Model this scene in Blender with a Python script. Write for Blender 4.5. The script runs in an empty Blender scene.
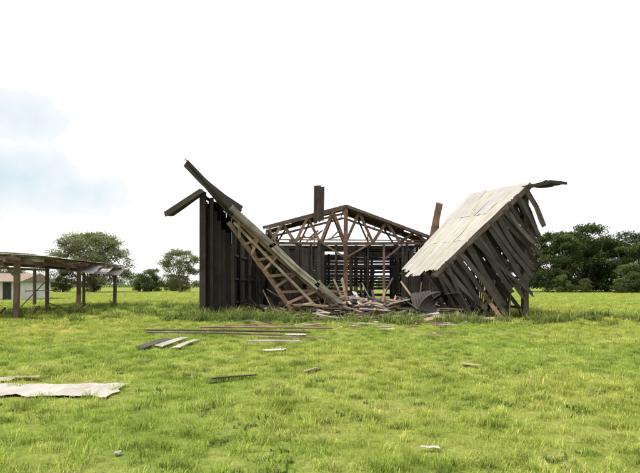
import bpy, math, random, bmesh
from mathutils import Vector, noise
V=Vector
scene=bpy.context.scene
scene.view_settings.view_transform='Standard'
scene.view_settings.look='None'
scene.view_settings.exposure=0
RND=random.Random(7)

# ------------------------------------------------------------ materials
def newmat(name):
    m=bpy.data.materials.new(name); m.use_nodes=True
    nt=m.node_tree; nt.nodes.clear()
    return m,nt,nt.nodes,nt.links
def mixrgb(N,L,typ,fac,a,b):
    n=N.new('ShaderNodeMix'); n.data_type='RGBA'; n.blend_type=typ
    for s,val in ((n.inputs[0],fac),(n.inputs[6],a),(n.inputs[7],b)):
        if hasattr(val,'links'): L.new(val,s)
        else: s.default_value=val
    return n.outputs[2]
def ramp(N,L,src,stops):
    r=N.new('ShaderNodeValToRGB'); L.new(src,r.inputs[0])
    e=r.color_ramp.elements
    e[0].position=stops[0][0]; e[0].color=stops[0][1]
    e[1].position=stops[-1][0]; e[1].color=stops[-1][1]
    for p,c in stops[1:-1]:
        k=e.new(p); k.color=c
    return r.outputs[0]
def g(v): return (v,v,v,1)

def mat_timber():
    m,nt,N,L=newmat('aged_timber')
    out=N.new('ShaderNodeOutputMaterial'); b=N.new('ShaderNodeBsdfPrincipled')
    b.inputs['Roughness'].default_value=.85
    at=N.new('ShaderNodeAttribute'); at.attribute_name='Col'
    uv=N.new('ShaderNodeUVMap')
    mp=N.new('ShaderNodeMapping'); mp.inputs['Scale'].default_value=(1.2,26,1)
    L.new(uv.outputs[0],mp.inputs[0])
    n=N.new('ShaderNodeTexNoise'); n.inputs['Scale'].default_value=1.5; n.inputs['Detail'].default_value=5
    L.new(mp.outputs[0],n.inputs['Vector'])
    geo=N.new('ShaderNodeNewGeometry')
    n2=N.new('ShaderNodeTexNoise'); n2.inputs['Scale'].default_value=1.7; n2.inputs['Detail'].default_value=6
    L.new(geo.outputs['Position'],n2.inputs['Vector'])
    c=mixrgb(N,L,'MULTIPLY',1.0,at.outputs['Color'],ramp(N,L,n.outputs[0],[(.25,g(.5)),(.75,g(1.35))]))
    c=mixrgb(N,L,'MULTIPLY',1.0,c,ramp(N,L,n2.outputs[0],[(.3,g(.55)),(.65,g(1.2))]))
    L.new(c,b.inputs['Base Color'])
    bp=N.new('ShaderNodeBump'); bp.inputs['Strength'].default_value=.5; bp.inputs['Distance'].default_value=.01
    L.new(n.outputs[0],bp.inputs['Height']); L.new(bp.outputs[0],b.inputs['Normal'])
    L.new(b.outputs[0],out.inputs[0]); return m
def mat_sheet():
    m,nt,N,L=newmat('weathered_roof_sheet')
    out=N.new('ShaderNodeOutputMaterial'); b=N.new('ShaderNodeBsdfPrincipled')
    b.inputs['Roughness'].default_value=.75
    at=N.new('ShaderNodeAttribute'); at.attribute_name='Col'
    uv=N.new('ShaderNodeUVMap')
    mp=N.new('ShaderNodeMapping'); mp.inputs['Scale'].default_value=(4,.6,1); L.new(uv.outputs[0],mp.inputs[0])
    n=N.new('ShaderNodeTexNoise'); n.inputs['Scale'].default_value=2; n.inputs['Detail'].default_value=6
    L.new(mp.outputs[0],n.inputs['Vector'])
    geo=N.new('ShaderNodeNewGeometry')
    n2=N.new('ShaderNodeTexNoise'); n2.inputs['Scale'].default_value=1.3; n2.inputs['Detail'].default_value=8; n2.inputs['Roughness'].default_value=.7
    L.new(geo.outputs['Position'],n2.inputs['Vector'])
    c=mixrgb(N,L,'MULTIPLY',1.0,at.outputs['Color'],ramp(N,L,n.outputs[0],[(.3,g(.82)),(.7,g(1.08))]))
    c=mixrgb(N,L,'MULTIPLY',1.0,c,ramp(N,L,n2.outputs[0],[(.34,(.76,.70,.63,1)),(.46,(.95,.93,.90,1)),(.7,g(1.06))]))
    L.new(c,b.inputs['Base Color']); L.new(b.outputs[0],out.inputs[0]); return m
def mat_leaf(name,tr=.3):
    m,nt,N,L=newmat(name)
    out=N.new('ShaderNodeOutputMaterial')
    at=N.new('ShaderNodeAttribute'); at.attribute_name='Col'
    d=N.new('ShaderNodeBsdfDiffuse'); t=N.new('ShaderNodeBsdfTranslucent'); mx=N.new('ShaderNodeMixShader')
    mx.inputs[0].default_value=tr
    c=at.outputs['Color']
    L.new(c,d.inputs[0]); L.new(c,t.inputs[0]); L.new(d.outputs[0],mx.inputs[1]); L.new(t.outputs[0],mx.inputs[2])
    L.new(mx.outputs[0],out.inputs[0]); return m
def field_colour(N,L,k=1.0):
    """patchiness of the pasture shared by soil sheet and blades"""
    geo=N.new('ShaderNodeNewGeometry')
    a=N.new('ShaderNodeTexNoise'); a.inputs['Scale'].default_value=.8; a.inputs['Detail'].default_value=10; a.inputs['Roughness'].default_value=.74
    L.new(geo.outputs['Position'],a.inputs['Vector'])
    b=N.new('ShaderNodeTexNoise'); b.inputs['Scale'].default_value=.13; b.inputs['Detail'].default_value=6
    L.new(geo.outputs['Position'],b.inputs['Vector'])
    c1=ramp(N,L,a.outputs[0],[(.32,(.13*k,.185*k,.034*k,1)),(.43,(.25*k,.315*k,.057*k,1)),(.54,(.335*k,.385*k,.085*k,1)),(.64,(.42*k,.42*k,.135*k,1)),(.75,(.42*k,.35*k,.18*k,1))])
    c2=ramp(N,L,b.outputs[0],[(.33,(.78,.93,.8,1)),(.5,(1.0,1.0,1.0,1)),(.66,(1.16,1.06,1.05,1))])
    return mixrgb(N,L,'MULTIPLY',1.0,c1,c2),geo,a
def mat_grass():
    m,nt,N,L=newmat('grass_blades')
    out=N.new('ShaderNodeOutputMaterial')
    fc,_,_=field_colour(N,L,1.27)
    at=N.new('ShaderNodeAttribute'); at.attribute_name='Col'
    c=mixrgb(N,L,'MULTIPLY',1.0,fc,at.outputs['Color'])
    d=N.new('ShaderNodeBsdfDiffuse'); t=N.new('ShaderNodeBsdfTranslucent'); mx=N.new('ShaderNodeMixShader')
    mx.inputs[0].default_value=.45
    L.new(c,d.inputs[0]); L.new(c,t.inputs[0]); L.new(d.outputs[0],mx.inputs[1]); L.new(t.outputs[0],mx.inputs[2])
    L.new(mx.outputs[0],out.inputs[0]); return m
def mat_ground():
    m,nt,N,L=newmat('pasture_soil')
    out=N.new('ShaderNodeOutputMaterial'); b=N.new('ShaderNodeBsdfPrincipled'); b.inputs['Roughness'].default_value=1
    b.inputs['Specular IOR Level'].default_value=.05
    fc,geo,a=field_colour(N,L,.68)
    f=N.new('ShaderNodeTexNoise'); f.inputs['Scale'].default_value=9; f.inputs['Detail'].default_value=8; f.inputs['Roughness'].default_value=.75
    L.new(geo.outputs['Position'],f.inputs['Vector'])
    c=mixrgb(N,L,'MULTIPLY',1.0,fc,ramp(N,L,f.outputs[0],[(.3,g(.5)),(.5,g(.92)),(.7,g(1.3))]))
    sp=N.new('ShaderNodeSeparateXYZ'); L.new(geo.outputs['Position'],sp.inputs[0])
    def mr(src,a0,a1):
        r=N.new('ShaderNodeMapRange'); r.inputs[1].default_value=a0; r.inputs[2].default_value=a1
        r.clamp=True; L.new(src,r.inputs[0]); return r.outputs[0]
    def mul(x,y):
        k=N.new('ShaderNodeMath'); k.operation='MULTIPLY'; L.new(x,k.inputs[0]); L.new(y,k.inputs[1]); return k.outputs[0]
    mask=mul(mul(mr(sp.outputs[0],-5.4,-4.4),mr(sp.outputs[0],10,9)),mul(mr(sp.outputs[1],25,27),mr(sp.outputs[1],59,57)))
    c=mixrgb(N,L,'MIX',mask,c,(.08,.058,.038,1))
    L.new(c,b.inputs['Base Color'])
    bp=N.new('ShaderNodeBump'); bp.inputs['Strength'].default_value=.7; bp.inputs['Distance'].default_value=.06
    L.new(f.outputs[0],bp.inputs['Height']); L.new(bp.outputs[0],b.inputs['Normal'])
    L.new(b.outputs[0],out.inputs[0]); return m
def mat_plain(name,col,rough=.8,ns=3.0,var=.25):
    m,nt,N,L=newmat(name)
    out=N.new('ShaderNodeOutputMaterial'); b=N.new('ShaderNodeBsdfPrincipled'); b.inputs['Roughness'].default_value=rough
    geo=N.new('ShaderNodeNewGeometry')
    n=N.new('ShaderNodeTexNoise'); n.inputs['Scale'].default_value=ns; n.inputs['Detail'].default_value=6
    L.new(geo.outputs['Position'],n.inputs['Vector'])
    c=mixrgb(N,L,'MULTIPLY',1.0,col,ramp(N,L,n.outputs[0],[(.3,g(1-var)),(.7,g(1+var))]))
    L.new(c,b.inputs['Base Color']); L.new(b.outputs[0],out.inputs[0]); return m
M_T=mat_timber(); M_S=mat_sheet(); M_G=mat_grass(); M_GR=mat_ground()
M_L=mat_leaf('tree_foliage'); M_W=mat_leaf('weed_leaves',.35)
M_BARK=mat_plain('bark',(.12,.09,.065,1)); M_PL=mat_plain('lime_plaster',(.6,.59,.56,1),ns=1.2,var=.12)
M_ST=mat_plain('stone',(.3,.28,.24,1)); M_DK=mat_plain('dark_opening',(.03,.03,.03,1)); M_RF=mat_plain('clay_roof',(.22,.16,.12,1))

# ------------------------------------------------------------ mesh builder
def gh(x,y):
    d=max(0,1-max(0,abs(y)-40)/60)*max(0,1-max(0,abs(x)-50)/50)
    return (noise.noise(V((x*.35,y*.35,3.1)))*.05+noise.noise(V((x*.09,y*.09,8.1)))*.09)*d
class MB:
    def __init__(s): s.v=[];s.f=[];s.uv=[];s.c=[]
    def face(s,idx,uvs,col): s.f.append(idx); s.uv.append(uvs); s.c.append(col)
    def beam(s,p0,p1,w=.15,t=.05,col=(.1,.08,.06),up=(0,0,1),seg=1,bow=0,skew=0,taper=1.0,roll=0,jag=0):
        p0=V(p0);p1=V(p1);a=p1-p0;Ln=a.length
        if Ln<1e-4:return
        a.normalize(); up=V(up)
        sd=a.cross(up)
        if sd.length<.05: sd=a.cross(V((0,1,0)))
        if sd.length<.05: sd=a.cross(V((1,0,0)))
        sd.normalize(); n=sd.cross(a)
        if roll:
            c_,s_=math.cos(roll),math.sin(roll); sd,n=sd*c_+n*s_, n*c_-sd*s_
        b=len(s.v); u0=RND.random()*50; v0=RND.random()*50
        for i in range(seg+1):
            k=i/seg; q=p0+a*(Ln*k)+n*(bow*4*k*(1-k)); ww=w*(1+(taper-1)*k)/2
            for (sx,sn) in ((-1,-1),(1,-1),(1,1),(-1,1)):
                off=0
                if i in(0,seg): off=skew*sx+(RND.uniform(-jag,jag) if jag else 0)
                s.v.append(tuple(q+sd*(sx*ww)+n*(sn*t/2)+a*off))
        for i in range(seg):
            o=b+i*4; ua=u0+Ln*i/seg; ub=u0+Ln*(i+1)/seg
            acc=v0
            for j in range(4):
                j2=(j+1)%4; d=w if j%2==0 else t
                s.face((o+j,o+j2,o+4+j2,o+4+j),((ua,acc),(ua,acc+d),(ub,acc+d),(ub,acc)),col); acc+=d
        e=b+seg*4
        s.face((b+3,b+2,b+1,b),((u0,v0),(u0,v0+w),(u0+t,v0+w),(u0+t,v0)),col)
        s.face((e,e+1,e+2,e+3),((u0,v0),(u0,v0+w),(u0+t,v0+w),(u0+t,v0)),col)
    def sheet(s,p00,p10,p01,p11,col,amp=.018,pitch=.15,nv=5,wob=.02,bend=0,res=5,jag=.0):
        """u: p00->p10 (across corrugations), v: p00->p01"""
        p00,p10,p01,p11=map(V,(p00,p10,p01,p11))
        U=((p10-p00).length+(p11-p01).length)/2; W=((p01-p00).length)
        nu=max(4,int(U/pitch*res)); n=(p10-p00).cross(p01-p00).normalized()
        b=len(s.v); sd=RND.random()*100; uo=RND.random()*30
        for j in range(nv+1):
            t=j/nv
            for i in range(nu+1):
                k=i/nu; q=(p00*(1-k)+p10*k)*(1-t)+(p01*(1-k)+p11*k)*t
                q=q+n*(amp*math.sin(2*math.pi*k*U/pitch)+wob*noise.noise(V((k*U*1.1+sd,t*W*.8,sd)))*2+bend*4*t*(1-t))
                if jag and j in (0,nv): q=q+(p01-p00).normalized()*jag*noise.noise(V((k*U*3+sd,j,0)))
                if jag and i in (0,nu): q=q+(p10-p00).normalized()*jag*noise.noise(V((t*W*4+sd,i,4)))
                s.v.append(tuple(q))
        for j in range(nv):
            for i in range(nu):
                a=b+j*(nu+1)+i
                s.face((a,a+1,a+nu+2,a+nu+1),((uo+U*i/nu,uo+W*j/nv),(uo+U*(i+1)/nu,uo+W*j/nv),(uo+U*(i+1)/nu,uo+W*(j+1)/nv),(uo+U*i/nu,uo+W*(j+1)/nv)),col)
    def build(s,name,mat,parent=None,smooth=False):
        me=bpy.data.meshes.new(name); me.from_pydata(s.v,[],s.f)
        ul=me.uv_layers.new(name='UVMap'); flat=[]
        for q in s.uv:
            for u in q: flat+=[u[0],u[1]]
        ul.data.foreach_set('uv',flat)
        ca=me.color_attributes.new('Col','FLOAT_COLOR','CORNER'); fc=[]
        for f,c in zip(s.f,s.c): fc+=[c[0],c[1],c[2],1.0]*len(f)
        ca.data.foreach_set('color',fc)
        if smooth: me.polygons.foreach_set('use_smooth',[True]*len(me.polygons))
        me.materials.append(mat); me.update()
        o=bpy.data.objects.new(name,me); scene.collection.objects.link(o)
        if parent: o.parent=parent
        return o
def empty(name,loc=(0,0,0)):
    e=bpy.data.objects.new(name,None); scene.collection.objects.link(e); e.empty_display_size=.3; return e
def vary(c,a=.2,r=RND):
    k=1+r.uniform(-a,a); return (c[0]*k,c[1]*k*(1+r.uniform(-.04,.04)),c[2]*k*(1+r.uniform(-.08,.08)))
DARK=(.034,.026,.020); DK2=(.062,.047,.035); BROWN=(.20,.122,.078); TAN=(.33,.25,.165); GREY=(.22,.195,.165); PALE=(.40,.37,.32)
WHITE=(.50,.48,.44); RUST=(.12,.08,.055)
def wall_tone():
    q=RND.random()
    return DARK if q<.68 else (DK2 if q<.9 else (.095,.075,.058))

# ------------------------------------------------------------ ground
xs=[-3000,-1500,-700,-300,-150,-90]+[-60+i*1.5 for i in range(81)]+[90,150,300,700,1500,3000]
ys=[-300,-60,-20]+[-8+i*1.2 for i in range(75)]+[90,110,140,200,300,600,1200,2200,4000]
gv=[(x,y,gh(x,y)) for y in ys for x in xs]; nx=len(xs)
gf=[(j*nx+i,j*nx+i+1,(j+1)*nx+i+1,(j+1)*nx+i) for j in range(len(ys)-1) for i in range(nx-1)]
me=bpy.data.meshes.new('ground'); me.from_pydata(gv,[],gf); me.materials.append(M_GR)
me.polygons.foreach_set('use_smooth',[True]*len(gf))
scene.collection.objects.link(bpy.data.objects.new('ground',me))

# ------------------------------------------------------------ barn
barn=empty('collapsed_wooden_barn')
YB=58.0
def LX(y): return -5.28+(y-25)*.0312
def RX(y): return 9.3+(y-25)*.016
mb=MB()
def post(x,y,top,w=.22,col=DK2,lean=0,base=-.3):
    mb.beam((x,y,base),(x+lean,y,top),w,w,vary(col),up=(0,1,0),seg=3,bow=RND.uniform(-.02,.02))
post(LX(25),25,5.75,.26,DARK); post(-4.9,25.1,5.5,.14,DARK)
post(RX(25)+.02,25.1,5.9,.2,DK2)
y=28
while y<YB+1:
    post(LX(y),y,5.75 if y<48 else 6.4,.2,DARK); post(RX(y),y,5.75,.2,DARK); y+=3.1
mb.build('wall_posts',M_T,barn)
mb=MB()
y=25.25
while y<YB:
    x=LX(y)-.13+RND.uniform(-.012,.012); t=5.7+RND.uniform(-.25,.12)+(0.6 if y>48 else 0)
    if RND.random()>.05:
        mb.beam((x,y,RND.uniform(-.05,.1)),(x+RND.uniform(-.02,.02),y+RND.uniform(-.03,.03),t),.205,.025,vary(wall_tone(),.4),up=(1,0,0))
    if RND.random()>.25:
        mb.beam((x-.06,y+.107,RND.uniform(-.05,.1)),(x-.06,y+.107,t-RND.uniform(0,.5)),.16,.02,vary(DARK,.5),up=(1,0,0))
    miss=.6 if y<37 else .04
    if RND.random()>miss:
        x=RX(y)+.13; t=5.6+RND.uniform(-.4,.1); b0=RND.uniform(-.05,.2)
        if y<37 and RND.random()<.4: t*=RND.uniform(.4,.9)
        mb.beam((x,y,b0),(x+RND.uniform(-.08,.08),y+RND.uniform(-.15,.15),t),.2,.025,vary(wall_tone(),.5),up=(1,0,0),skew=RND.uniform(-.05,.05))
    y+=.215
for z in (.5,1.9,3.3,4.7,5.6):
    mb.beam((LX(25)-.03,25,z),(LX(YB)-.03,YB,z),.1,.12,vary(DARK),seg=4)
    mb.beam((RX(25)+.03,25.2,z),(RX(YB)+.03,YB,z),.1,.12,vary(DARK),seg=4)
for i in range(6):
    x=LX(25)+.22+i*.2
    mb.beam((x,25.55+.05*i,0),(x+RND.uniform(-.03,.03),25.55+.05*i,5.3-i*.33+RND.uniform(-.2,.1)),.19,.025,vary(DARK,.6),up=(0,1,0))
mb.build('side_walls',M_T,barn)

mb=MB()
def truss(y,col,zl=6.75,zr=5.85,zc=8.5,zb=5.3,w=.17,full=True):
    xl,xr=LX(y),RX(y); xc=2.3+(y-50)*.02
    A=V((xl-.35,y,zl-.08)); C=V((xc,y,zc)); B=V((xr+.7,y,zr-.22))
    mb.beam(A,C,.09,w+.05,vary(col)); mb.beam(C,B,.09,w+.05,vary(col))
    mb.beam((xl,y+.06,zb),(xr,y+.06,zb),.08,w+.03,vary(col),seg=3,bow=-.05)
    if not full: return
    mb.beam((xl+.3,y-.07,zb+.30),(xr-.2,y-.07,zb+.22),.05,.1,vary(col))
    def top(x):
        if x<xc: return zl+(zc-zl)*(x-xl)/(xc-xl)
        return zr+(zc-zr)*(xr-x)/(xr-xc)
    for side in(0,1):
        n=3; xe=xl if side==0 else xr
        px=[xc+(xe-xc)*i/n for i in range(n+1)]
        for i in range(n):
            xm=(px[i]+px[i+1])/2
            mb.beam((px[i],y+.12,zb),(xm,y+.12,top(xm)),.06,w*1.05,vary(col,.3))
            mb.beam((xm,y-.12,top(xm)),(px[i+1],y-.12,zb),.06,w*1.05,vary(col,.3))
BR2=(.225,.143,.095)
truss(50,BR2,w=.24); truss(54,(.14,.09,.06),w=.15); truss(YB,DK2,full=False)
mb.beam((2.3,49.8,-.2),(2.32,49.8,8.55),.38,.3,(.19,.11,.07),up=(0,1,0),seg=2)
mb.beam((5.0,YB-.1,5.3),(5.0,YB-.1,7.3),.12,.1,DK2,up=(0,1,0)); mb.beam((-.6,YB-.1,5.3),(-.6,YB-.1,7.6),.12,.1,DK2,up=(0,1,0))
for (px,z0,z1,w,c) in((-2.1,0,5.3,.2,DK2),(.25,0,5.3,.26,DARK),(1.35,0,5.2,.15,DK2),(5.8,0,5.3,.2,BROWN),(7.9,0,5.3,.24,DK2),(4.3,0,5.2,.13,DARK)):
    mb.beam((px,50.1,z0-.2),(px+RND.uniform(-.1,.1),50.1,z1),w,w,vary(c),up=(0,1,0))
for (a,b,c) in(((2.4,49.7,4.0),(4.6,49.7,5.3),BR2),((2.2,49.7,4.0),(.2,49.7,5.3),BR2),((5.9,49.9,3.9),(7.6,49.9,5.3),BR2)):
    mb.beam(a,b,.1,.15,c)
for i in range(9):
    x=RND.uniform(-3.8,1.2); mb.beam((x,50.6,5.4+RND.uniform(0,.5)),(x+RND.uniform(.6,2),50.8,6.0+RND.uniform(-.3,.6)),.05,.14,vary(RND.choice([PALE,GREY,BR2])),jag=.1)
mb.build('standing_roof_trusses',M_T,barn)
mb=MB()
z=.45
while z<5.5:
    for k in range(6):
        xa=LX(YB)+k*2.33+.08; xb=xa+2.25
        if RND.random()<(.0 if k<2 else .05): continue
        hh=(.35,.345,.315,.29,.255,.325)[k] if z>1.0 else .32
        if z>3.9: hh=.345
        mb.beam((xa,YB-.1-.02*(int(z/.34)%2),z+RND.uniform(-.02,.02)),(xb,YB-.1-.02*(int(z/.34)%2),z+RND.uniform(-.03,.03)),.015,hh+RND.uniform(-.03,.02),vary(DARK,.4))
    z+=.34
for k in range(7):
    xa=LX(YB)+k*2.33; mb.beam((xa,YB+.05,-.1),(xa,YB+.05,5.5),.2,.2,DARK,up=(0,1,0))
for yy in (52,54.5,56.5):
    for zz in (2.4,3.3,4.2,5.0):
        mb.beam((LX(yy),yy,zz+RND.uniform(-.05,.05)),(RX(yy),yy,zz+RND.uniform(-.08,.08)),.08,.12,vary(DARK),seg=2,bow=-.04)
for i in range(48):
    yy=RND.uniform(50.5,57); xx=RND.choice([RND.uniform(-4,1.8),RND.uniform(-4,-.5),RND.uniform(2.8,5),RND.uniform(7,9.3)])
    mb.beam((xx,yy,-.1),(xx+RND.uniform(-.2,.2),yy,RND.uniform(3,5.4)),.24,.12,vary(DARK,.5),up=(0,1,0))  # dark uprights added in the back bay to block see-through light
mb.build('back_wall_slats_dark_fill',M_T,barn)
mb=MB()
for i in range(9):
    yy=RND.uniform(36,48); x0=LX(yy)
    mb.beam((x0,yy,RND.uniform(2,5.2)),(x0+RND.uniform(.8,2.6),yy+RND.uniform(-.5,.5),RND.uniform(.2,2.6)),.12,.06,vary(RND.choice([DK2,BROWN,DARK])))
for i in range(30):
    yy=RND.uniform(33,49); xx=RND.uniform(-4,.3)
    mb.beam((xx,yy,-.1),(xx+RND.uniform(-.4,.4),yy,RND.uniform(1.5,4.6)),.2,.1,vary(DARK,.5),up=(0,1,0))  # loose dark uprights added so the interior reads dark
for (x0,x1,y0,zt) in((-4.6,-.2,44.5,4.7),(-4.7,-2.4,39.5,4.3),(7.0,9.3,47,4.6)):  # plank screens added to close bright views through the barn
    x=x0
    while x<x1:
        if RND.random()>.05: mb.beam((x,y0,-.1),(x+RND.uniform(-.05,.05),y0,zt+RND.uniform(-.7,.2)),.205,.025,vary(DARK,.5),up=(0,1,0),jag=.08)
        x+=.205
    for zz in(1.2,3.0): mb.beam((x0,y0+.08,zz),(x1,y0+.08,zz),.06,.1,DK2)
mb.build('interior_framing_dark_fill',M_T,barn)
mb=MB(); tb=MB()
def roofpatch(xa,za,xb,zb,y0,y1,cols,skip):
    yy=y0
    while yy<y1-.1:
        y2=min(y1,yy+1.0)
        for r in range(3):
            k0,k1=r/3-.01,(r+1)/3+.01
            if RND.random()<skip: continue
            A=lambda k,y_:(xa+(xb-xa)*k,y_,za+(zb-za)*k+.11)
            mb.sheet(A(k0,yy),A(k0,y2+.06),A(k1,yy),A(k1,y2+.06),vary(RND.choice(cols)),amp=.012,nv=2,res=4,wob=.015)
        yy+=1.0
C=2.35
roofpatch(LX(50)-.6,6.6,C,8.56,49.5,54.6,[RUST,(.24,.2,.16),GREY],.25)
roofpatch(RX(50)+.85,5.55,C,8.56,49.5,56.6,[RUST,RUST,(.2,.15,.12)],.12)
for k in(0.02,.2,.4,.6,.8,.97):
    xa=LX(50)-.3; tb.beam((xa+(C-xa)*k,49.5,6.72+(8.44-6.72)*k),(xa+(C-xa)*k,YB+.3,6.72+(8.44-6.72)*k),.07,.08,vary(DK2))
    xa=RX(50)+.6; tb.beam((xa+(C-xa)*k,49.5,5.72+(8.44-5.72)*k),(xa+(C-xa)*k,YB+.3,5.72+(8.44-5.72)*k),.07,.08,vary(DK2))
tb.beam((LX(50)-.6,49.44,6.62),(C,49.44,8.57),.04,.26,(.11,.072,.055)); tb.beam((C,49.44,8.57),(RX(50)+.9,49.44,5.5),.04,.26,(.11,.072,.055))
for i in range(3):
    tb.beam((-.42+i*.29,48.9-.04*i,7.0+.1*i),(-.36+i*.30,48.7-.04*i,10.1+.2*RND.random()),.33,.03,vary((.06,.04,.032)),up=(0,1,0),jag=.06)
tb.beam((9.9,49.3,5.2),(10.6,49.1,8.75),.6,.04,(.22,.13,.085),up=(0,1,0),jag=.15)
tb.beam((10.3,49.4,5.2),(10.5,49.2,8.3),.4,.04,(.16,.1,.07),up=(0,1,0),jag=.1)
mb.build('standing_roof_sheets',M_S,barn); tb.build('roof_purlins',M_T,barn)

# ---- left fallen roof half
tb=MB(); mb=MB()
E=V((-5.96,0,6.97)); B=V((-3.97,0,4.71)); G=V((1.35,0,.02)); H=V((-.95,0,0)); ch0=V((-4.15,0,4.4))
def at(p,y,dz=0,dx=0): return V((p.x+dx,y,p.z+dz))
for i,y in enumerate((25,27.4,29.8,32.4)):
    c=[(.25,.165,.11),(.17,.11,.075),(.12,.08,.06),DK2][i]
    dx=-.1*i
    tb.beam(at(E,y,0,dx),at(B,y,-.05,dx),.09,.2,vary(DARK)); tb.beam(at(B,y,0,dx),at(G,y,0,dx),.08,.18,vary(c),seg=3,bow=-.06)
    tb.beam(at(ch0,y+.1,0,dx),at(H,y+.1,-.05,dx),.08,.2,vary(c),seg=2,bow=.05)
    n=6
    for k in range(n):
        a=(k+.35)/n; b=(k+1.0)/n
        P=B.lerp(G,a); Q=ch0.lerp(H,b); R_=ch0.lerp(H,a*.98+.01)
        if k>0: tb.beam(at(P,y+.05,0,dx),at(R_,y+.05,0,dx),.05,.12,vary(c,.35))
        if i<3: tb.beam(at(P,y-.06,0,dx),at(Q,y-.06,0,dx),.05,.12,vary(c,.35))
for k in range(13):
    a=k/12; P=B.lerp(G,a); tb.beam(at(P,24.8,.09),at(P,33.2,.09,-.35),.06,.07,vary(RND.choice([BROWN,GREY,DK2])))
for k in range(5):
    a=k/4; P=E.lerp(B,a); tb.beam(at(P,24.8,.06),at(P,33.2,.06,-.3),.06,.07,vary(DARK))
for a,b,o,c in((.0,.36,.1,(.19,.165,.14)),(.34,.74,.06,(.33,.30,.25)),(.72,1.04,.12,(.25,.22,.18))):
    P=B.lerp(G,a);Q=B.lerp(G,b); tb.beam(at(P,24.72,.2+o),at(Q,24.72,.14+o),.04,.28,vary(c,.1),jag=.08,seg=2,bow=RND.uniform(-.05,.05))
tb.beam(at(B,24.9,-.35,.1),at(G,24.85,.25,-1.2),.04,.12,vary(TAN))
tb.beam(at(E,24.75,.05,-.05),at(B,24.75,.1,.35),.05,.34,DARK,seg=3,bow=-.08,jag=.06)
tb.beam(at(E,24.9,-.15,.2),at(B,24.85,.3,.45),.05,.2,vary(DK2),seg=3,bow=-.1,jag=.06)
for j in range(9):
    y0=24.65+j*.95; y1=y0+1.0; dx0=-.045*j; dx1=dx0-.04
    def S(a,y,dx,lift=.16,PP=B,QQ=G):
        P=PP.lerp(QQ,a); return at(P,y,lift,dx)
    for r,(a,b) in enumerate(((0,.36),(.34,.7),(.68,1.0))):
        if RND.random()<.12: continue
        l=.16+RND.uniform(0,.12); mb.sheet(S(a,y0,dx0,l),S(a,y1,dx1,l),S(b,y0,dx0,l+.05),S(b,y1,dx1,l+.05),vary(RND.choice([WHITE,PALE,PALE,GREY]),.15),nv=4,bend=RND.uniform(-.03,.12))
    if RND.random()<.9: mb.sheet(S(-.04,y0,dx0,.14,E,B),S(-.04,y1,dx1,.14,E,B),S(1.05,y0,dx0,.16,E,B),S(1.05,y1,dx1,.16,E,B),vary((.06,.05,.045)),nv=4)
mb.sheet((-5.25,24.5,5.78),(-5.25,25.4,5.76),(-6.85,24.45,4.6),(-6.75,25.3,4.68),(.05,.042,.04),nv=3,jag=.1)
tb.beam((-5.2,24.42,5.74),(-6.85,24.42,4.66),.04,.22,DK2,jag=.08)
for i in range(26):
    a=RND.random(); P=ch0.lerp(H,a); y=RND.uniform(25.4,31)
    tb.beam((P.x+RND.uniform(.0,1.6),y,max(.1,P.z-RND.uniform(-.6,.8))),(P.x+RND.uniform(.2,2.4),y+RND.uniform(-.8,.8),max(.05,P.z-RND.uniform(.8,2.6))),RND.uniform(.06,.16),.04,vary(RND.choice([BROWN,TAN,DK2,DK2,GREY]),.3),roll=RND.uniform(0,3),jag=.05)
tb.build('fallen_left_truss',M_T,barn); mb.build('fallen_left_roof_sheets',M_S,barn)

# ---- right fallen roof half
tb=MB(); mb=MB()
n0=V((5.35,24.9,2.14)); n1=V((9.38,24.9,5.95)); f0=V((5.2,35,2.36)); f1=V((9.45,35,7.05))
def RP(a,b,l=0):
    q=(n0*(1-b)+n1*b)*(1-a)+(f0*(1-b)+f1*b)*a
    return q+V((-.69,0,.72))*l
for j in range(11):
    a0=j/11; a1=(j+1.08)/11
    lo=-.03+RND.uniform(-.05,.06)
    for r,(b0,b1) in enumerate(((lo,.37),(.35,.70),(.68,1.03))):
        l=.12+.012*r+RND.uniform(0,.014)
        mb.sheet(RP(a0,b0,l),RP(a1,b0,l+.01),RP(a0,b1,l),RP(a1,b1,l+.01),vary((.37,.352,.315),.07),nv=4,wob=.022,jag=.08 if r==0 else 0,amp=.012)
for b in(.02,.15,.3,.45,.6,.75,.9,1.0):
    tb.beam(RP(-.01,b,.06),RP(1.0,b,.06),.07,.08,vary(DK2))
for a in(.0,.25,.5,.75,1.0):
    tb.beam(RP(a,-.03,-.04),RP(a,1.03,-.04),.08,.16,vary(DK2))
tb.beam(RP(-.012,-.05,.04),RP(-.012,1.02,.04),.04,.2,(.10,.075,.055),jag=.06)
mb.sheet((9.2,24.6,5.98),(9.2,27.2,6.15),(10.1,24.55,6.2),(10.1,27.0,6.3),(.06,.05,.045),nv=3,bend=.02)
mb.sheet((10.08,24.55,6.2),(10.08,26.6,6.3),(10.95,24.55,6.05),(10.8,26.2,6.2),(.05,.042,.04),nv=4,bend=.05,jag=.12)
tb.beam((9.2,24.55,5.9),(10.2,24.55,6.12),.04,.16,DARK); tb.beam((10.15,24.5,6.14),(10.93,24.5,6.05),.03,.13,DARK,taper=.4)
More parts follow.
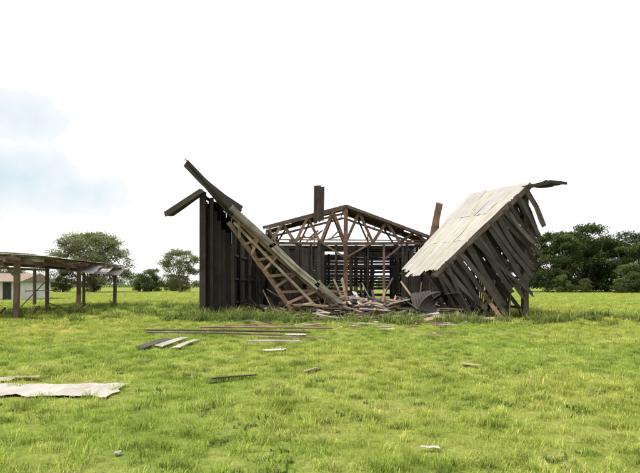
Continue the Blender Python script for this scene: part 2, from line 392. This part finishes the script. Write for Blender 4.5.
def fan(y,n,col,lm,missing,yo=.25,tmin=0):
    for i in range(n):
        t=(i+RND.uniform(-.3,.3))/(n-1)
        if RND.random()<missing or t<tmin: continue
        P=V((5.1+(9.25-5.1)*t,y+RND.uniform(-.05,.05),1.95+(5.72-1.95)*t))
        ang=math.radians(-54+12*(t-.5)+RND.gauss(0,6)-(14 if t>.85 else 0))
        Ln=lm*(1.0+.7*math.sin(math.pi*min(1,t*1.1)))*RND.uniform(.6,1.08)
        Ln=min(Ln,(P.z+.1)/max(.2,-math.sin(ang)))
        Q=P+V((math.cos(ang)*Ln,RND.uniform(-yo,yo),math.sin(ang)*Ln))
        if Q.x>9.95: Q.x=9.95-RND.random()*.3
        tb.beam(P,Q,.03,.19+RND.uniform(-.05,.05),vary(RND.choice([col,col,col,DK2]),.5),jag=.16,seg=2,bow=RND.uniform(-.1,.1),roll=RND.uniform(-.3,.3))
fan(24.8,30,DARK,2.0,.12); fan(25.3,28,DARK,2.1,.18,.5); fan(26.3,26,DARK,2.1,.2,.6); fan(27.5,22,DARK,2.0,.25,.6)
for i in range(20):
    x=RND.uniform(5.4,9.6); hgt=RND.uniform(.5,1.9)
    tb.beam((x,RND.uniform(24.4,26.5),-.05),(x+RND.uniform(-1.0,.6),25.2,hgt),.03,.18,vary(RND.choice([DARK,DARK,DK2,(.12,.1,.08),BROWN]),.4),jag=.1)
def curl(cx,y0,y1,z0,rad,a0,a1,col):
    n=8; pts=[]
    for i in range(n+1):
        a=math.radians(a0+(a1-a0)*i/n); pts.append((cx+rad*math.cos(a),z0+rad*math.sin(a)))
    for i in range(n):
        (xa,za),(xb,zb)=pts[i],pts[i+1]
        mb.sheet((xa,y0,za),(xa+.1,y1,za),(xb,y0,zb),(xb+.1,y1,zb),col,nv=1,wob=.0,amp=.004)
curl(5.3,24.2,25.8,.2,1.05,170,75,(.045,.04,.04)); curl(6.0,24.5,26,-.1,1.3,160,80,(.06,.05,.045))
mb.sheet((4.1,24.0,.05),(5.2,24.3,.1),(4.0,24.6,1.15),(5.0,25.0,1.35),(.06,.05,.045),nv=4,wob=.1,jag=.1,amp=.008)
mb.sheet((3.0,25.0,.6),(4.6,25.2,1.25),(3.6,25.6,.35),(5.3,26.1,.8),(.11,.09,.07),nv=4,wob=.08,jag=.1,amp=.008)
tb.build('fallen_right_boards',M_T,barn); mb.build('fallen_right_roof_sheets',M_S,barn)

# ------------------------------------------------------------ rubble pile
tb=MB(); mb=MB()
def pile_h(x,y):
    return max(0,.85*math.exp(-((x-.4)/3.4)**2-((y-26)/2.2)**2)+.75*math.exp(-((x-4.6)/2.2)**2-((y-26)/2)**2))
PAL=[BROWN,BROWN,TAN,TAN,GREY,DK2,DK2,DARK,(.25,.175,.12),PALE]
for i in range(430):
    x=RND.gauss(1.7,3.2); y=RND.gauss(25.8,1.4)
    if x<-4.6 or x>9.3 or y<23.0: continue
    L_=RND.uniform(.3,2.4); an=RND.gauss(0,.8); z=gh(x,y)+pile_h(x,y)*RND.uniform(.1,1.1)+.04
    d=V((math.cos(an),math.sin(an),RND.uniform(-.3,.3)*(1 if pile_h(x,y)>.15 else .1)))*L_/2
    p=V((x,y,z)); a=p-d;b=p+d; a.z=max(a.z,.02); b.z=max(b.z,.02)
    tb.beam(a,b,RND.uniform(.06,.22),RND.uniform(.025,.07),vary(RND.choice(PAL),.3),roll=RND.uniform(-.5,.5),jag=.06,seg=2,bow=RND.uniform(-.03,.03))
for i in range(44):
    x=RND.uniform(-3,5.5); y=RND.uniform(24.8,28)
    tb.beam((x,y,.0),(x+RND.uniform(-1.2,1.2),y+RND.uniform(-.5,.8),RND.uniform(.5,1.9)),.12,.05,vary(RND.choice([BROWN,TAN,DK2,(.22,.15,.1)]),.3),jag=.08)
for i in range(26):
    z=.15+.09*(i//2); x=-1.4+RND.uniform(-.2,.2)+.03*i
    tb.beam((x,26.0+RND.uniform(-.3,.3),z),(x+RND.uniform(1.0,1.9),26.2+RND.uniform(-.3,.3),z+RND.uniform(-.1,.2)),.14,.07,vary(RND.choice([TAN,BROWN,(.28,.19,.12)]),.25),jag=.05)
for (x,y,z,sx,sy,c,an) in((2.3,23.9,.12,1.5,.8,PALE,.15),(3.6,24.4,.3,1.6,.7,WHITE,-.2),(1.0,23.4,.06,1.1,.6,GREY,.4),(4.0,23.2,.1,1.3,.5,TAN,.1),(6.6,23.9,.08,.9,.5,TAN,-.3),(2.9,25.2,.6,1.3,.8,(.35,.3,.23),.5),(-.2,23.6,.06,1.0,.5,GREY,-.1),(5.3,23.2,.06,.8,.5,(.35,.25,.17),.2),(1.9,24.6,.5,1.2,.7,WHITE,.3),(.9,24.4,.35,1.1,.6,PALE,.5)):
    u=V((math.cos(an),math.sin(an),.06))*sx; v=V((-math.sin(an),math.cos(an),.18))*sy; o=V((x,y,z+gh(x,y)))
    mb.sheet(o,o+u,o+v,o+u+v,vary(c,.1),nv=4,wob=.06,jag=.2,amp=.008)
tb.build('rubble_timbers',M_T,barn); mb.build('rubble_sheets',M_S,barn)

# ------------------------------------------------------------ scattered debris in the pasture
deb=empty('scattered_debris'); tb=MB(); mb=MB()
def lay(x0,y0,x1,y1,w,t,c,lift=.05):
    tb.beam((x0,y0,gh(x0,y0)+lift),(x1,y1,gh(x1,y1)+lift+RND.uniform(-.03,.02)),w,t,c,seg=2,jag=.05,bow=RND.uniform(0,.02),roll=RND.uniform(-.15,.15))
lay(-1.78,8.85,-1.08,9.45,.12,.025,(.07,.05,.04),.075)
lay(-.28,9.8,-.02,10.4,.1,.02,(.33,.24,.16),.06)
lay(2.78,10.9,3.1,10.6,.14,.02,(.33,.25,.17),.06)
lay(-4.25,13.1,-4.1,14.9,.24,.025,DK2,.07); lay(-3.9,13.4,-3.75,15.3,.22,.025,PALE,.07); lay(-3.4,13.0,-3.3,14.9,.18,.025,(.42,.38,.28),.07)
for (x0,y0,x1,y1,c) in((-5.5,17.6,-.3,17.0,DK2),(-5.2,16.7,-1.1,16.1,(.15,.1,.07)),(-4.0,18.6,.4,18.2,BROWN),(-1.9,14.2,-.5,14.15,PALE),(-1.7,15.1,.1,15.3,(.28,.22,.15)),(2.9,16.2,3.5,16.1,TAN),(3.5,17.0,4.3,17.1,(.36,.25,.17)),(-3.4,19.5,-1.0,20.4,TAN),(1.0,21,2.6,20.6,PALE),(3.2,21.7,5.2,22.0,BROWN)):
    lay(x0,y0,x1,y1,RND.uniform(.08,.14),.04,c,.11)
for i in range(44):
    x=RND.uniform(-3.5,5.5); y=RND.uniform(19,24); an=RND.gauss(0,.7); l=RND.uniform(.15,.7)
    lay(x,y,x+l*math.cos(an),y+l*math.sin(an),RND.uniform(.05,.13),.03,vary(RND.choice([PALE,TAN,GREY,BROWN,DK2]),.2),.09)
def flat(x,y,sx,sy,an,c,z=.1,tilt=.0,jag=.15):
    u=V((math.cos(an),math.sin(an),0))*sx; v=V((-math.sin(an),math.cos(an),tilt))*sy; o=V((x,y,gh(x,y)+z))
    mb.sheet(o,o+u,o+v,o+u+v,c,nv=6,wob=.010,jag=jag,amp=.003,pitch=.1)
flat(-5.7,7.65,2.75,.95,.01,(.40,.378,.335),.06,.0,.25); flat(-5.7,8.75,.8,.25,.1,(.33,.29,.23),.07,.02,.25)
flat(-4.9,8.95,.35,.15,.5,(.27,.2,.14),.06)
flat(-1.3,12.7,.5,.3,.2,WHITE,.06); flat(-1.0,16.4,.6,.4,.2,WHITE,.09); flat(.95,5.25,.2,.05,-.1,(.4,.38,.34),.05); flat(2.0,18.2,.5,.3,.1,WHITE,.09)
tb.build('loose_boards',M_T,deb); mb.build('roof_sheet_fragments',M_S,deb)
def stone(x,y,r):
    bm=bmesh.new(); bmesh.ops.create_icosphere(bm,subdivisions=3,radius=r)
    for v in bm.verts:
        v.co*=1+.45*noise.noise(v.co*(1.3/r)+V((x,y,0))); v.co.z*=.6
    m=bpy.data.meshes.new('stone'); bm.to_mesh(m); bm.free(); m.materials.append(M_ST)
    o=bpy.data.objects.new('stone',m); o.location=(x,y,gh(x,y)+.025); scene.collection.objects.link(o)
stone(-1.88,5.15,.035)

# ------------------------------------------------------------ open shed
shed=empty('open_pole_shed'); tb=MB(); mb=MB()
def SR(y): return -13.45-(y-24)*.09
for y in(24.6,32.6,40.2):
    tb.beam((SR(y),y,-.2),(SR(y)+.05,y,2.65),.2,.2,vary((.13,.09,.065)),up=(0,1,0),seg=2,bow=.03)
for y in(25.5,33,39.5):
    tb.beam((SR(y)-2.0,y,-.2),(SR(y)-2.0,y,2.6),.16,.16,vary((.11,.08,.06)),up=(0,1,0))
    tb.beam((SR(y)-5.5,y,-.2),(SR(y)-5.5,y,2.6),.16,.16,vary((.09,.065,.05)),up=(0,1,0))
for dx in(0,-2,-5.5):
    tb.beam((SR(23.5)+dx,23.5,2.62),(SR(42)+dx,42,2.66),.1,.16,vary(BROWN),seg=4,bow=-.05)
y=23.8
while y<42.3:
    tb.beam((SR(y)+.55,y,2.7+RND.uniform(-.03,.03)),(SR(y)-6,y+.1,3.05),.06,.13,vary(RND.choice([BROWN,(.18,.11,.07),GREY])));y+=1.25
for dx in(.35,-.8,-2.2,-3.6,-5):
    tb.beam((SR(23.5)+dx,23.5,2.84-dx*.055),(SR(42)+dx,42,2.86-dx*.055),.05,.05,vary(GREY))
for yy in (24.6,32.6): tb.beam((SR(yy),yy,1.9),(SR(yy)-.7,yy,2.6),.06,.1,BROWN)
y=23.6
while y<41.8:
    for r in range(2):
        if RND.random()<.22 : continue
        xa=SR(y)+.6-3.2*r; xb=xa-3.35
        mb.sheet((xa,y,2.93+r*.19),(xa-.09,y+.98,2.93+r*.19),(xb,y,3.13+r*.19),(xb,y+.98,3.13+r*.19),vary(RND.choice([PALE,WHITE,GREY,RUST]),.15),nv=2,res=4,jag=.06)
    y+=.95
for (x,y,w,c) in((-14.6,32.5,1.6,WHITE),(-14.9,35.2,1.5,PALE),(-15.1,38.2,1.9,WHITE)):
    mb.sheet((x-2.9,y+2.2,2.95),(x+.9,y+2.4,2.75),(x-2.6,y,2.62),(x+1.2,y+.2,2.2),vary(c,.06),nv=3,res=4,jag=.08,amp=.01)
for i in range(10):
    x=-14.5+RND.uniform(-2,1);y=RND.uniform(26,38); tb.beam((x,y,.05),(x+RND.uniform(-1,1),y+RND.uniform(-1,1),.1+RND.uniform(0,.4)),.12,.05,vary(RND.choice([GREY,BROWN,PALE])))
tb.beam((-15.2,27.5,.1),(-13.9,28.2,1.8),.1,.05,vary(BROWN)); tb.beam((-16.5,31,1.2),(-14.7,31,1.25),.08,.05,vary(GREY))
tb.build('shed_frame',M_T,shed); mb.build('shed_roof_sheets',M_S,shed)

# ------------------------------------------------------------ white farmhouse behind shed
house=empty('white_farmhouse')
def boxobj(name,lo,hi,mat,par):
    bm=bmesh.new(); bmesh.ops.create_cube(bm,size=1)
    for v in bm.verts:
        v.co=V(((lo[i]+hi[i])/2+v.co[i]*(hi[i]-lo[i]) for i in range(3)))
    m=bpy.data.meshes.new(name); bm.to_mesh(m); bm.free(); m.materials.append(mat)
    o=bpy.data.objects.new(name,m); scene.collection.objects.link(o); o.parent=par; return o
boxobj('walls',(-38,54,-.2),(-29.2,60,1.9),M_PL,house)
boxobj('door',(-30.9,53.94,0),(-30.1,53.99,1.75),M_DK,house)
boxobj('window',(-33.2,53.94,.9),(-32.1,53.99,1.6),M_DK,house); boxobj('window_sill',(-33.3,53.85,.82),(-32.0,53.98,.89),M_PL,house)
rv=[(-38.5,53.4,1.85),(-28.8,53.4,1.85),(-28.8,60.6,1.85),(-38.5,60.6,1.85),(-38.5,57,2.7),(-28.8,57,2.7)]
me=bpy.data.meshes.new('roof'); me.from_pydata(rv,[],[(0,1,5,4),(2,3,4,5),(1,2,5),(3,0,4),(3,2,1,0)]); me.materials.append(M_RF)
o=bpy.data.objects.new('roof',me); scene.collection.objects.link(o); o.parent=house

# ------------------------------------------------------------ trees
def tube(vs,fs,pts,rads,n=7):
    b=len(vs)
    for i,(p,r) in enumerate(zip(pts,rads)):
        d=(pts[min(i+1,len(pts)-1)]-pts[max(i-1,0)]).normalized()
        s=d.cross(V((.3,.9,.1))).normalized(); t=d.cross(s)
        for k in range(n):
            a=2*math.pi*k/n; vs.append(tuple(p+s*math.cos(a)*r+t*math.sin(a)*r))
    for i in range(len(pts)-1):
        for k in range(n):
            k2=(k+1)%n; fs.append((b+i*n+k,b+i*n+k2,b+(i+1)*n+k2,b+(i+1)*n+k))
def make_tree(seed,H,R,th,shape,nclump,nleaf,lsize,cols,cr):
    r=random.Random(seed); tv=[];tf=[]; lv=[];lf=[];lc=[]
    top=V((r.uniform(-.4,.4),r.uniform(-.4,.4),th))
    tube(tv,tf,[V((0,0,-.3)),V((0,0,.5)),top*.6,top],[.045*H,.032*H,.027*H,.024*H])
    cent=[]
    for i in range(nclump):
        an=r.uniform(0,6.283); rr=math.sqrt(r.random())*R
        if shape=='umbrella':
            z=th+(H-th)*(1-.55*(rr/R)**2)*r.uniform(.62,1.0)
        elif shape=='broad':
            k=r.random()**.8; z=th*.8+(H-th*.8)*k; rr=R*math.sqrt(r.random())*math.sqrt(max(.1,1-max(0,(k-.25)/.78)**2))
        else:
            k=r.random(); z=th*.7+(H-th*.7)*k; rr=R*math.sqrt(r.random())*math.sqrt(max(.08,1-((k-.38)/.66)**2))
        cent.append(V((rr*math.cos(an)*r.uniform(.9,1.1),rr*math.sin(an),z)))
    limbs=[]
    nl=8
    for i in range(nl):
        an=6.283*i/nl+r.uniform(-.3,.3); e=V((math.cos(an)*R*.6,math.sin(an)*R*.6,th+(H-th)*r.uniform(.35,.75)))
        m1=top.lerp(e,.4)+V((0,0,-.06*H*r.random())); tube(tv,tf,[top*.9,m1,e],[.017*H,.011*H,.006*H],6); limbs+= [m1,e,top.lerp(e,.7)]
    for c in cent:
        s=min(limbs,key=lambda q:(q-c).length); tube(tv,tf,[s,s.lerp(c,.55)+V((0,0,-.1)),c],[.005*H,.003*H,.0015*H],4)
    per=nleaf//nclump
    for c in cent:
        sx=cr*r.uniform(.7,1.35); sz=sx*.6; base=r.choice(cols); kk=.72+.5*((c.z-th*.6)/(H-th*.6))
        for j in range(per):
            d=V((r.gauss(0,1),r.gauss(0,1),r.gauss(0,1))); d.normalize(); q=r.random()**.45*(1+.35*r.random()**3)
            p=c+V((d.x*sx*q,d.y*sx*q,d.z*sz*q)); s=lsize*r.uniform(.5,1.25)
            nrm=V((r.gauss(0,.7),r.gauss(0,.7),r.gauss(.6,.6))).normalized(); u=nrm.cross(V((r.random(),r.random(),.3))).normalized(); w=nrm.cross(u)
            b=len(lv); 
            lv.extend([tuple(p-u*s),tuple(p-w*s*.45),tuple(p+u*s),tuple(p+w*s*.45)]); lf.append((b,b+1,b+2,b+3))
            k=kk*(.85+.3*(d.z*q))*r.uniform(.75,1.25); lc.append((base[0]*k,base[1]*k,base[2]*k))  # shade painted into leaf colour: darker low in the crown and each clump
    mt=bpy.data.meshes.new('trunk_mesh'); mt.from_pydata(tv,[],tf); mt.materials.append(M_BARK)
    ml=bpy.data.meshes.new('crown_mesh'); ml.from_pydata(lv,[],lf)
    ca=ml.color_attributes.new('Col','FLOAT_COLOR','CORNER'); fc=[]
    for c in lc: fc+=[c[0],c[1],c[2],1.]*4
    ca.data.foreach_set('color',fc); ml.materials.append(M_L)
    return mt,ml
def put_tree(name,ms,x,y,s=1,rot=0,sz=1):
    e=empty(name); e.location=(x,y,0); e.rotation_euler=(0,0,rot); e.scale=(s,s,s*sz)
    for nm,m in zip(('trunk','crown'),ms):
        o=bpy.data.objects.new(nm,m); scene.collection.objects.link(o); o.parent=e
GA=[(.11,.135,.045),(.13,.155,.06),(.09,.115,.04)]; GB=[(.07,.095,.032),(.09,.115,.042),(.048,.072,.024)]
GC=[(.20,.22,.105),(.23,.24,.125),(.17,.19,.085)]
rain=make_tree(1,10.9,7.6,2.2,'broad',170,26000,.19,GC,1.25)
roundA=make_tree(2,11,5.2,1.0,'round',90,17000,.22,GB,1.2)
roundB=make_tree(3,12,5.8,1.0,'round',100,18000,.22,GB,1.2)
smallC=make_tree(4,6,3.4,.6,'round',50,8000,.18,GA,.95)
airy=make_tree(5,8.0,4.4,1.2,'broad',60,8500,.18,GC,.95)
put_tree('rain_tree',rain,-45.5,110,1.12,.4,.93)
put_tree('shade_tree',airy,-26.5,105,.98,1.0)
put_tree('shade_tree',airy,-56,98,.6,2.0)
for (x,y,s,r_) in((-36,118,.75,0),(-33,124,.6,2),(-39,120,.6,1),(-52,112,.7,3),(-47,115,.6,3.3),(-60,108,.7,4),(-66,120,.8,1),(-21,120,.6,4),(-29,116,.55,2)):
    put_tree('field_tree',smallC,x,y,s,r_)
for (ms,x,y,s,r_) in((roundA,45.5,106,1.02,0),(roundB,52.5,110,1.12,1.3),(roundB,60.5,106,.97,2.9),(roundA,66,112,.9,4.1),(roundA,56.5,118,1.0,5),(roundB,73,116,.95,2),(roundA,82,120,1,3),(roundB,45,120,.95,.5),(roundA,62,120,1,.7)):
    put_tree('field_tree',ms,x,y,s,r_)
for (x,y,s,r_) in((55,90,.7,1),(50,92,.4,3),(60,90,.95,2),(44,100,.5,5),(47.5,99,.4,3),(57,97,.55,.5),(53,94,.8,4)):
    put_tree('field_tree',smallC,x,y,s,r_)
r=random.Random(11); lv=[];lf=[];lc=[]
for i in range(620):
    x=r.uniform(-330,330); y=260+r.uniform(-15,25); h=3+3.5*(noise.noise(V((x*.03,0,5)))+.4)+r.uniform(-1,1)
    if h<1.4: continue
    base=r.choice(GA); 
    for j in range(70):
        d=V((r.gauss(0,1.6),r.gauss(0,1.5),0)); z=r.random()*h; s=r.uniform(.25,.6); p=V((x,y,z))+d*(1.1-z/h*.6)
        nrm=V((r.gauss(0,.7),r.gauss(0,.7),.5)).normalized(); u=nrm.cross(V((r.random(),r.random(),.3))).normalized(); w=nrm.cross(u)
        b=len(lv); lv.extend([tuple(p-u*s),tuple(p-w*s*.6),tuple(p+u*s),tuple(p+w*s*.6)]); lf.append((b,b+1,b+2,b+3)); k=r.uniform(.8,1.3)*(.8+.5*z/h); lc.append((base[0]*k*1.4,base[1]*k*1.4,base[2]*k*2.2))  # painted haze lifts and blues the leaves; painted shade darkens them low down
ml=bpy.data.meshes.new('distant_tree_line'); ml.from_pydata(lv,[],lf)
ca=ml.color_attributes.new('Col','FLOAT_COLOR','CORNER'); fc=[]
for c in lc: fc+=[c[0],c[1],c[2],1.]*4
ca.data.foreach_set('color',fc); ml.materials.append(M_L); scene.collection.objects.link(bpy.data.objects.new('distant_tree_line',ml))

# ------------------------------------------------------------ grass (instanced collections)
def tile(name,size,n,hmin,hmax,wid,seed,mat,clump=.5,cols=None,lean=(.3,1.3)):
    r=random.Random(seed); vs=[];fs=[];cs=[]
    cl=[(r.uniform(-size/2,size/2),r.uniform(-size/2,size/2),r.uniform(.6,1.6),r.uniform(.6,1.3)) for _ in range(max(6,int(size*size*16*clump)))]
    for i in range(n):
        tint=1
        if r.random()<.55:
            c=r.choice(cl); x=c[0]+r.gauss(0,.05*size**.5); y=c[1]+r.gauss(0,.05*size**.5); hs=c[2]; tint=c[3]
        else: x=r.uniform(-size/2,size/2); y=r.uniform(-size/2,size/2); hs=.7
        h=r.uniform(hmin,hmax)*hs; an=r.uniform(0,6.283); ln=r.uniform(*lean)*h; w=wid*r.uniform(.6,1.4)
        dx,dy=math.cos(an),math.sin(an); px,py=-dy*w,dx*w
        b=len(vs)
        vs+= [(x-px,y-py,-.02),(x+px,y+py,-.02),(x+dx*ln*.4+px*.8,y+dy*ln*.4+py*.8,h*.65),(x+dx*ln*.4-px*.8,y+dy*ln*.4-py*.8,h*.65),(x+dx*ln,y+dy*ln,h)]
        fs+= [(b,b+1,b+2,b+3),(b+3,b+2,b+4)]
        if cols: c=r.choice(cols); k=r.uniform(.7,1.3); c=(c[0]*k,c[1]*k,c[2]*k)
        else:
            k=r.uniform(.7,1.3)*tint; c=(k,k,k)
            q=r.random()
            if q<.11: c=(1.45*k,1.25*k,1.9*k)
            elif q<.15: c=(1.1*k,.8*k,1.5*k)
            elif q<.30: c=(.55*k,.72*k,.6*k)
        cs+=[c]*7
    m=bpy.data.meshes.new(name); m.from_pydata(vs,[],fs)
    ca=m.color_attributes.new('Col','FLOAT_COLOR','CORNER'); fc=[]
    for c in cs: fc+=[c[0],c[1],c[2],1.]
    ca.data.foreach_set('color',fc); m.materials.append(mat); return bpy.data.objects.new(name,m)
def scatter(name,tiles,pts,smin,smax):
    col=bpy.data.collections.new(name+'_tiles')
    for t in tiles: col.objects.link(t)
    m=bpy.data.meshes.new(name); m.from_pydata(pts,[],[]); o=bpy.data.objects.new(name,m); scene.collection.objects.link(o)
    ng=bpy.data.node_groups.new(name+'_gn','GeometryNodeTree')
    ng.interface.new_socket('Geometry',in_out='INPUT',socket_type='NodeSocketGeometry'); ng.interface.new_socket('Geometry',in_out='OUTPUT',socket_type='NodeSocketGeometry')
    N=ng.nodes;L=ng.links; gi=N.new('NodeGroupInput'); go=N.new('NodeGroupOutput')
    ci=N.new('GeometryNodeCollectionInfo'); ci.inputs['Collection'].default_value=col; ci.inputs['Separate Children'].default_value=True; ci.inputs['Reset Children'].default_value=True
    ip=N.new('GeometryNodeInstanceOnPoints'); ip.inputs['Pick Instance'].default_value=True
    rv=N.new('FunctionNodeRandomValue'); rv.data_type='FLOAT_VECTOR'; rv.inputs[0].default_value=(0,0,0); rv.inputs[1].default_value=(0,0,6.283)
    rs=N.new('FunctionNodeRandomValue'); rs.data_type='FLOAT'; rs.inputs[2].default_value=smin; rs.inputs[3].default_value=smax; rs.inputs['Seed'].default_value=5
    L.new(gi.outputs[0],ip.inputs['Points']); L.new(ci.outputs[0],ip.inputs['Instance']); L.new(rv.outputs[0],ip.inputs['Rotation']); L.new(rs.outputs[1],ip.inputs['Scale'])
    L.new(ip.outputs[0],go.inputs[0])
    md=o.modifiers.new('scatter','NODES'); md.node_group=ng
def inside(x,y): return LX(y)-.1<x<RX(y)+.1 and 26.0<y<YB
def onsheet(x,y): return x<-3.1 and 7.6<y<8.55
r=random.Random(3)
P1=[];P2=[];P3=[]
y=2.0
while y<24:
    x=-(.72*y+2)
    while x<.72*y+2:
        xx=x+r.uniform(-.15,.15); yy=y+r.uniform(-.15,.15)
        if not inside(xx,yy) and not onsheet(xx,yy): P1.append((xx,yy,gh(xx,yy)))
        x+=.78
    y+=.78
y=23.5
while y<95:
    x=-(.72*y+2)
    while x<.72*y+2:
        xx=x+r.uniform(-.5,.5); yy=y+r.uniform(-.5,.5)
        if not (LX(yy)-1.2<xx<RX(yy)+1.2 and 26.5<yy<YB+1.5): P2.append((xx,yy,gh(xx,yy)))
        x+=2.3
    y+=2.3
scatter('pasture_grass',[tile('grass_tile_%d'%i,1.1,1000,.02,.078,.0034,20+i,M_G) for i in range(6)],P1,.85,1.15)
scatter('far_pasture_grass',[tile('far_grass_tile_%d'%i,3.0,2300,.04,.13,.009,40+i,M_G) for i in range(4)],P2,.9,1.2)
WC=[(.15,.215,.05),(.20,.265,.065),(.11,.16,.04),(.27,.29,.095)]
for i in range(430):
    q=r.random()
    if q<.33: x,y=r.uniform(-6.5,-.5),r.gauss(24.2,.7)
    elif q<.5: x,y=r.uniform(-3,7),r.gauss(23.1,.6)
    elif q<.75: x,y=r.uniform(7.5,16),24.3+r.gauss(0,1.9)
    else: x,y=r.uniform(-16,-7),r.uniform(23,40)
    P3.append((x,y,gh(x,y)))
scatter('weed_clumps',[tile('weed_%d'%i,.5,110,.10,.36,.012,60+i,M_W,1,WC) for i in range(4)],P3,.4,1.4)
P4=[]
for i in range(800):
    yy=3+r.random()**.7*32; xx=r.uniform(-.7,.7)*yy
    if not inside(xx,yy) and not onsheet(xx,yy) and noise.noise(V((xx*.5,yy*.5,1)))>-.02: P4.append((xx,yy,gh(xx,yy)))
scatter('grass_tufts',[tile('tuft_%d'%i,.22,70,.05,.14,.0042,80+i,M_G,lean=(.2,1)) for i in range(4)],P4,.55,1.25)
P5=[]
for i in range(900):
    yy=3.5+r.random()**.8*22; xx=r.uniform(-.7,.7)*yy
    if not inside(xx,yy) and not onsheet(xx,yy) and noise.noise(V((xx*.6,yy*.6,7)))>-.1: P5.append((xx,yy,gh(xx,yy)))
scatter('broadleaf_weeds',[tile('broadleaf_%d'%i,.16,24,.025,.065,.009,90+i,M_W,1,WC,lean=(.5,1.6)) for i in range(3)],P5,.6,1.4)

# ------------------------------------------------------------ light and sky
sdir=V((-.45,-.16,.88)).normalized()
sl=bpy.data.lights.new('sun','SUN'); sl.energy=5.0; sl.angle=math.radians(.5); sl.color=(1,.96,.9)
so=bpy.data.objects.new('sun',sl); scene.collection.objects.link(so); so.location=(-20,-10,40)
so.rotation_euler=(-sdir).to_track_quat('-Z','Y').to_euler()
w=bpy.data.worlds.new('World'); scene.world=w; w.use_nodes=True; nt=w.node_tree; N=nt.nodes; L=nt.links; N.clear()
out=N.new('ShaderNodeOutputWorld'); bg=N.new('ShaderNodeBackground'); bg.inputs[1].default_value=.1
sk=N.new('ShaderNodeTexSky'); sk.sky_type='NISHITA'; sk.sun_disc=False
sk.sun_elevation=math.asin(sdir.z); sk.sun_rotation=math.atan2(sdir.x,sdir.y)
tc=N.new('ShaderNodeTexCoord')
nz=N.new('ShaderNodeTexNoise'); nz.inputs['Scale'].default_value=7; nz.inputs['Detail'].default_value=9; nz.inputs['Roughness'].default_value=.6; L.new(tc.outputs['Generated'],nz.inputs['Vector'])
nb=N.new('ShaderNodeTexNoise'); nb.inputs['Scale'].default_value=1.6; nb.inputs['Detail'].default_value=6; L.new(tc.outputs['Generated'],nb.inputs['Vector'])
def math_(op,a,b):
    m=N.new('ShaderNodeMath'); m.operation=op
    for s,v in zip(m.inputs,(a,b)):
        if hasattr(v,'links'): L.new(v,s)
        else: s.default_value=v
    return m.outputs[0]
def gap(d,rad,k=1.0):
    # stretched horizontally like a break between cloud banks
    dn=V(d).normalized()
    sb=N.new('ShaderNodeVectorMath'); sb.operation='SUBTRACT'; L.new(tc.outputs['Generated'],sb.inputs[0]); sb.inputs[1].default_value=dn
    ml_=N.new('ShaderNodeVectorMath'); ml_.operation='MULTIPLY'; L.new(sb.outputs[0],ml_.inputs[0]); ml_.inputs[1].default_value=(1,1,2.0)
    vm=N.new('ShaderNodeVectorMath'); vm.operation='LENGTH'; L.new(ml_.outputs[0],vm.inputs[0])
    dd=math_('ADD',vm.outputs['Value'],math_('MULTIPLY',math_('SUBTRACT',nz.outputs[0],.5),.28))
    mr=N.new('ShaderNodeMapRange'); mr.interpolation_type='SMOOTHSTEP'; mr.inputs[1].default_value=rad; mr.inputs[2].default_value=-rad*.3
    mr.inputs[3].default_value=0; mr.inputs[4].default_value=k; L.new(dd,mr.inputs[0]); return mr.outputs[0]
gsum=gap((-.585,1,.31),.14,1.0)
for d,rd,k in(((-.56,1,.19),.17,.95),((-.44,1,.165),.10,.7),((-.66,1,.13),.12,.6),((-1.2,.6,.5),.5,1),((.5,-1,.6),.7,1)):
    gsum=math_('MAXIMUM',gsum,gap(d,rd,k))
cl=ramp(N,L,nb.outputs[0],[(.3,(11.2,11.3,11.5,1)),(.7,(13.4,13.4,13.4,1))])
blue=mixrgb(N,L,'MIX',.85,sk.outputs[0],(7.0,8.7,9.6,1))
rim=mixrgb(N,L,'MIX',math_('MINIMUM',math_('MULTIPLY',gsum,6.0),1.0),cl,(10.0,10.1,10.2,1))
fin=mixrgb(N,L,'MIX',gsum,rim,blue)
L.new(fin,bg.inputs[0]); L.new(bg.outputs[0],out.inputs[0])

# ------------------------------------------------------------ camera
cd=bpy.data.cameras.new('camera'); cam=bpy.data.objects.new('camera',cd); scene.collection.objects.link(cam)
cd.sensor_width=36; cd.lens=31.16; cd.shift_y=.0742; cd.clip_end=8000; cd.clip_start=.1
cam.location=(0,0,1.6); cam.rotation_euler=(math.radians(90),0,0)
scene.camera=cam
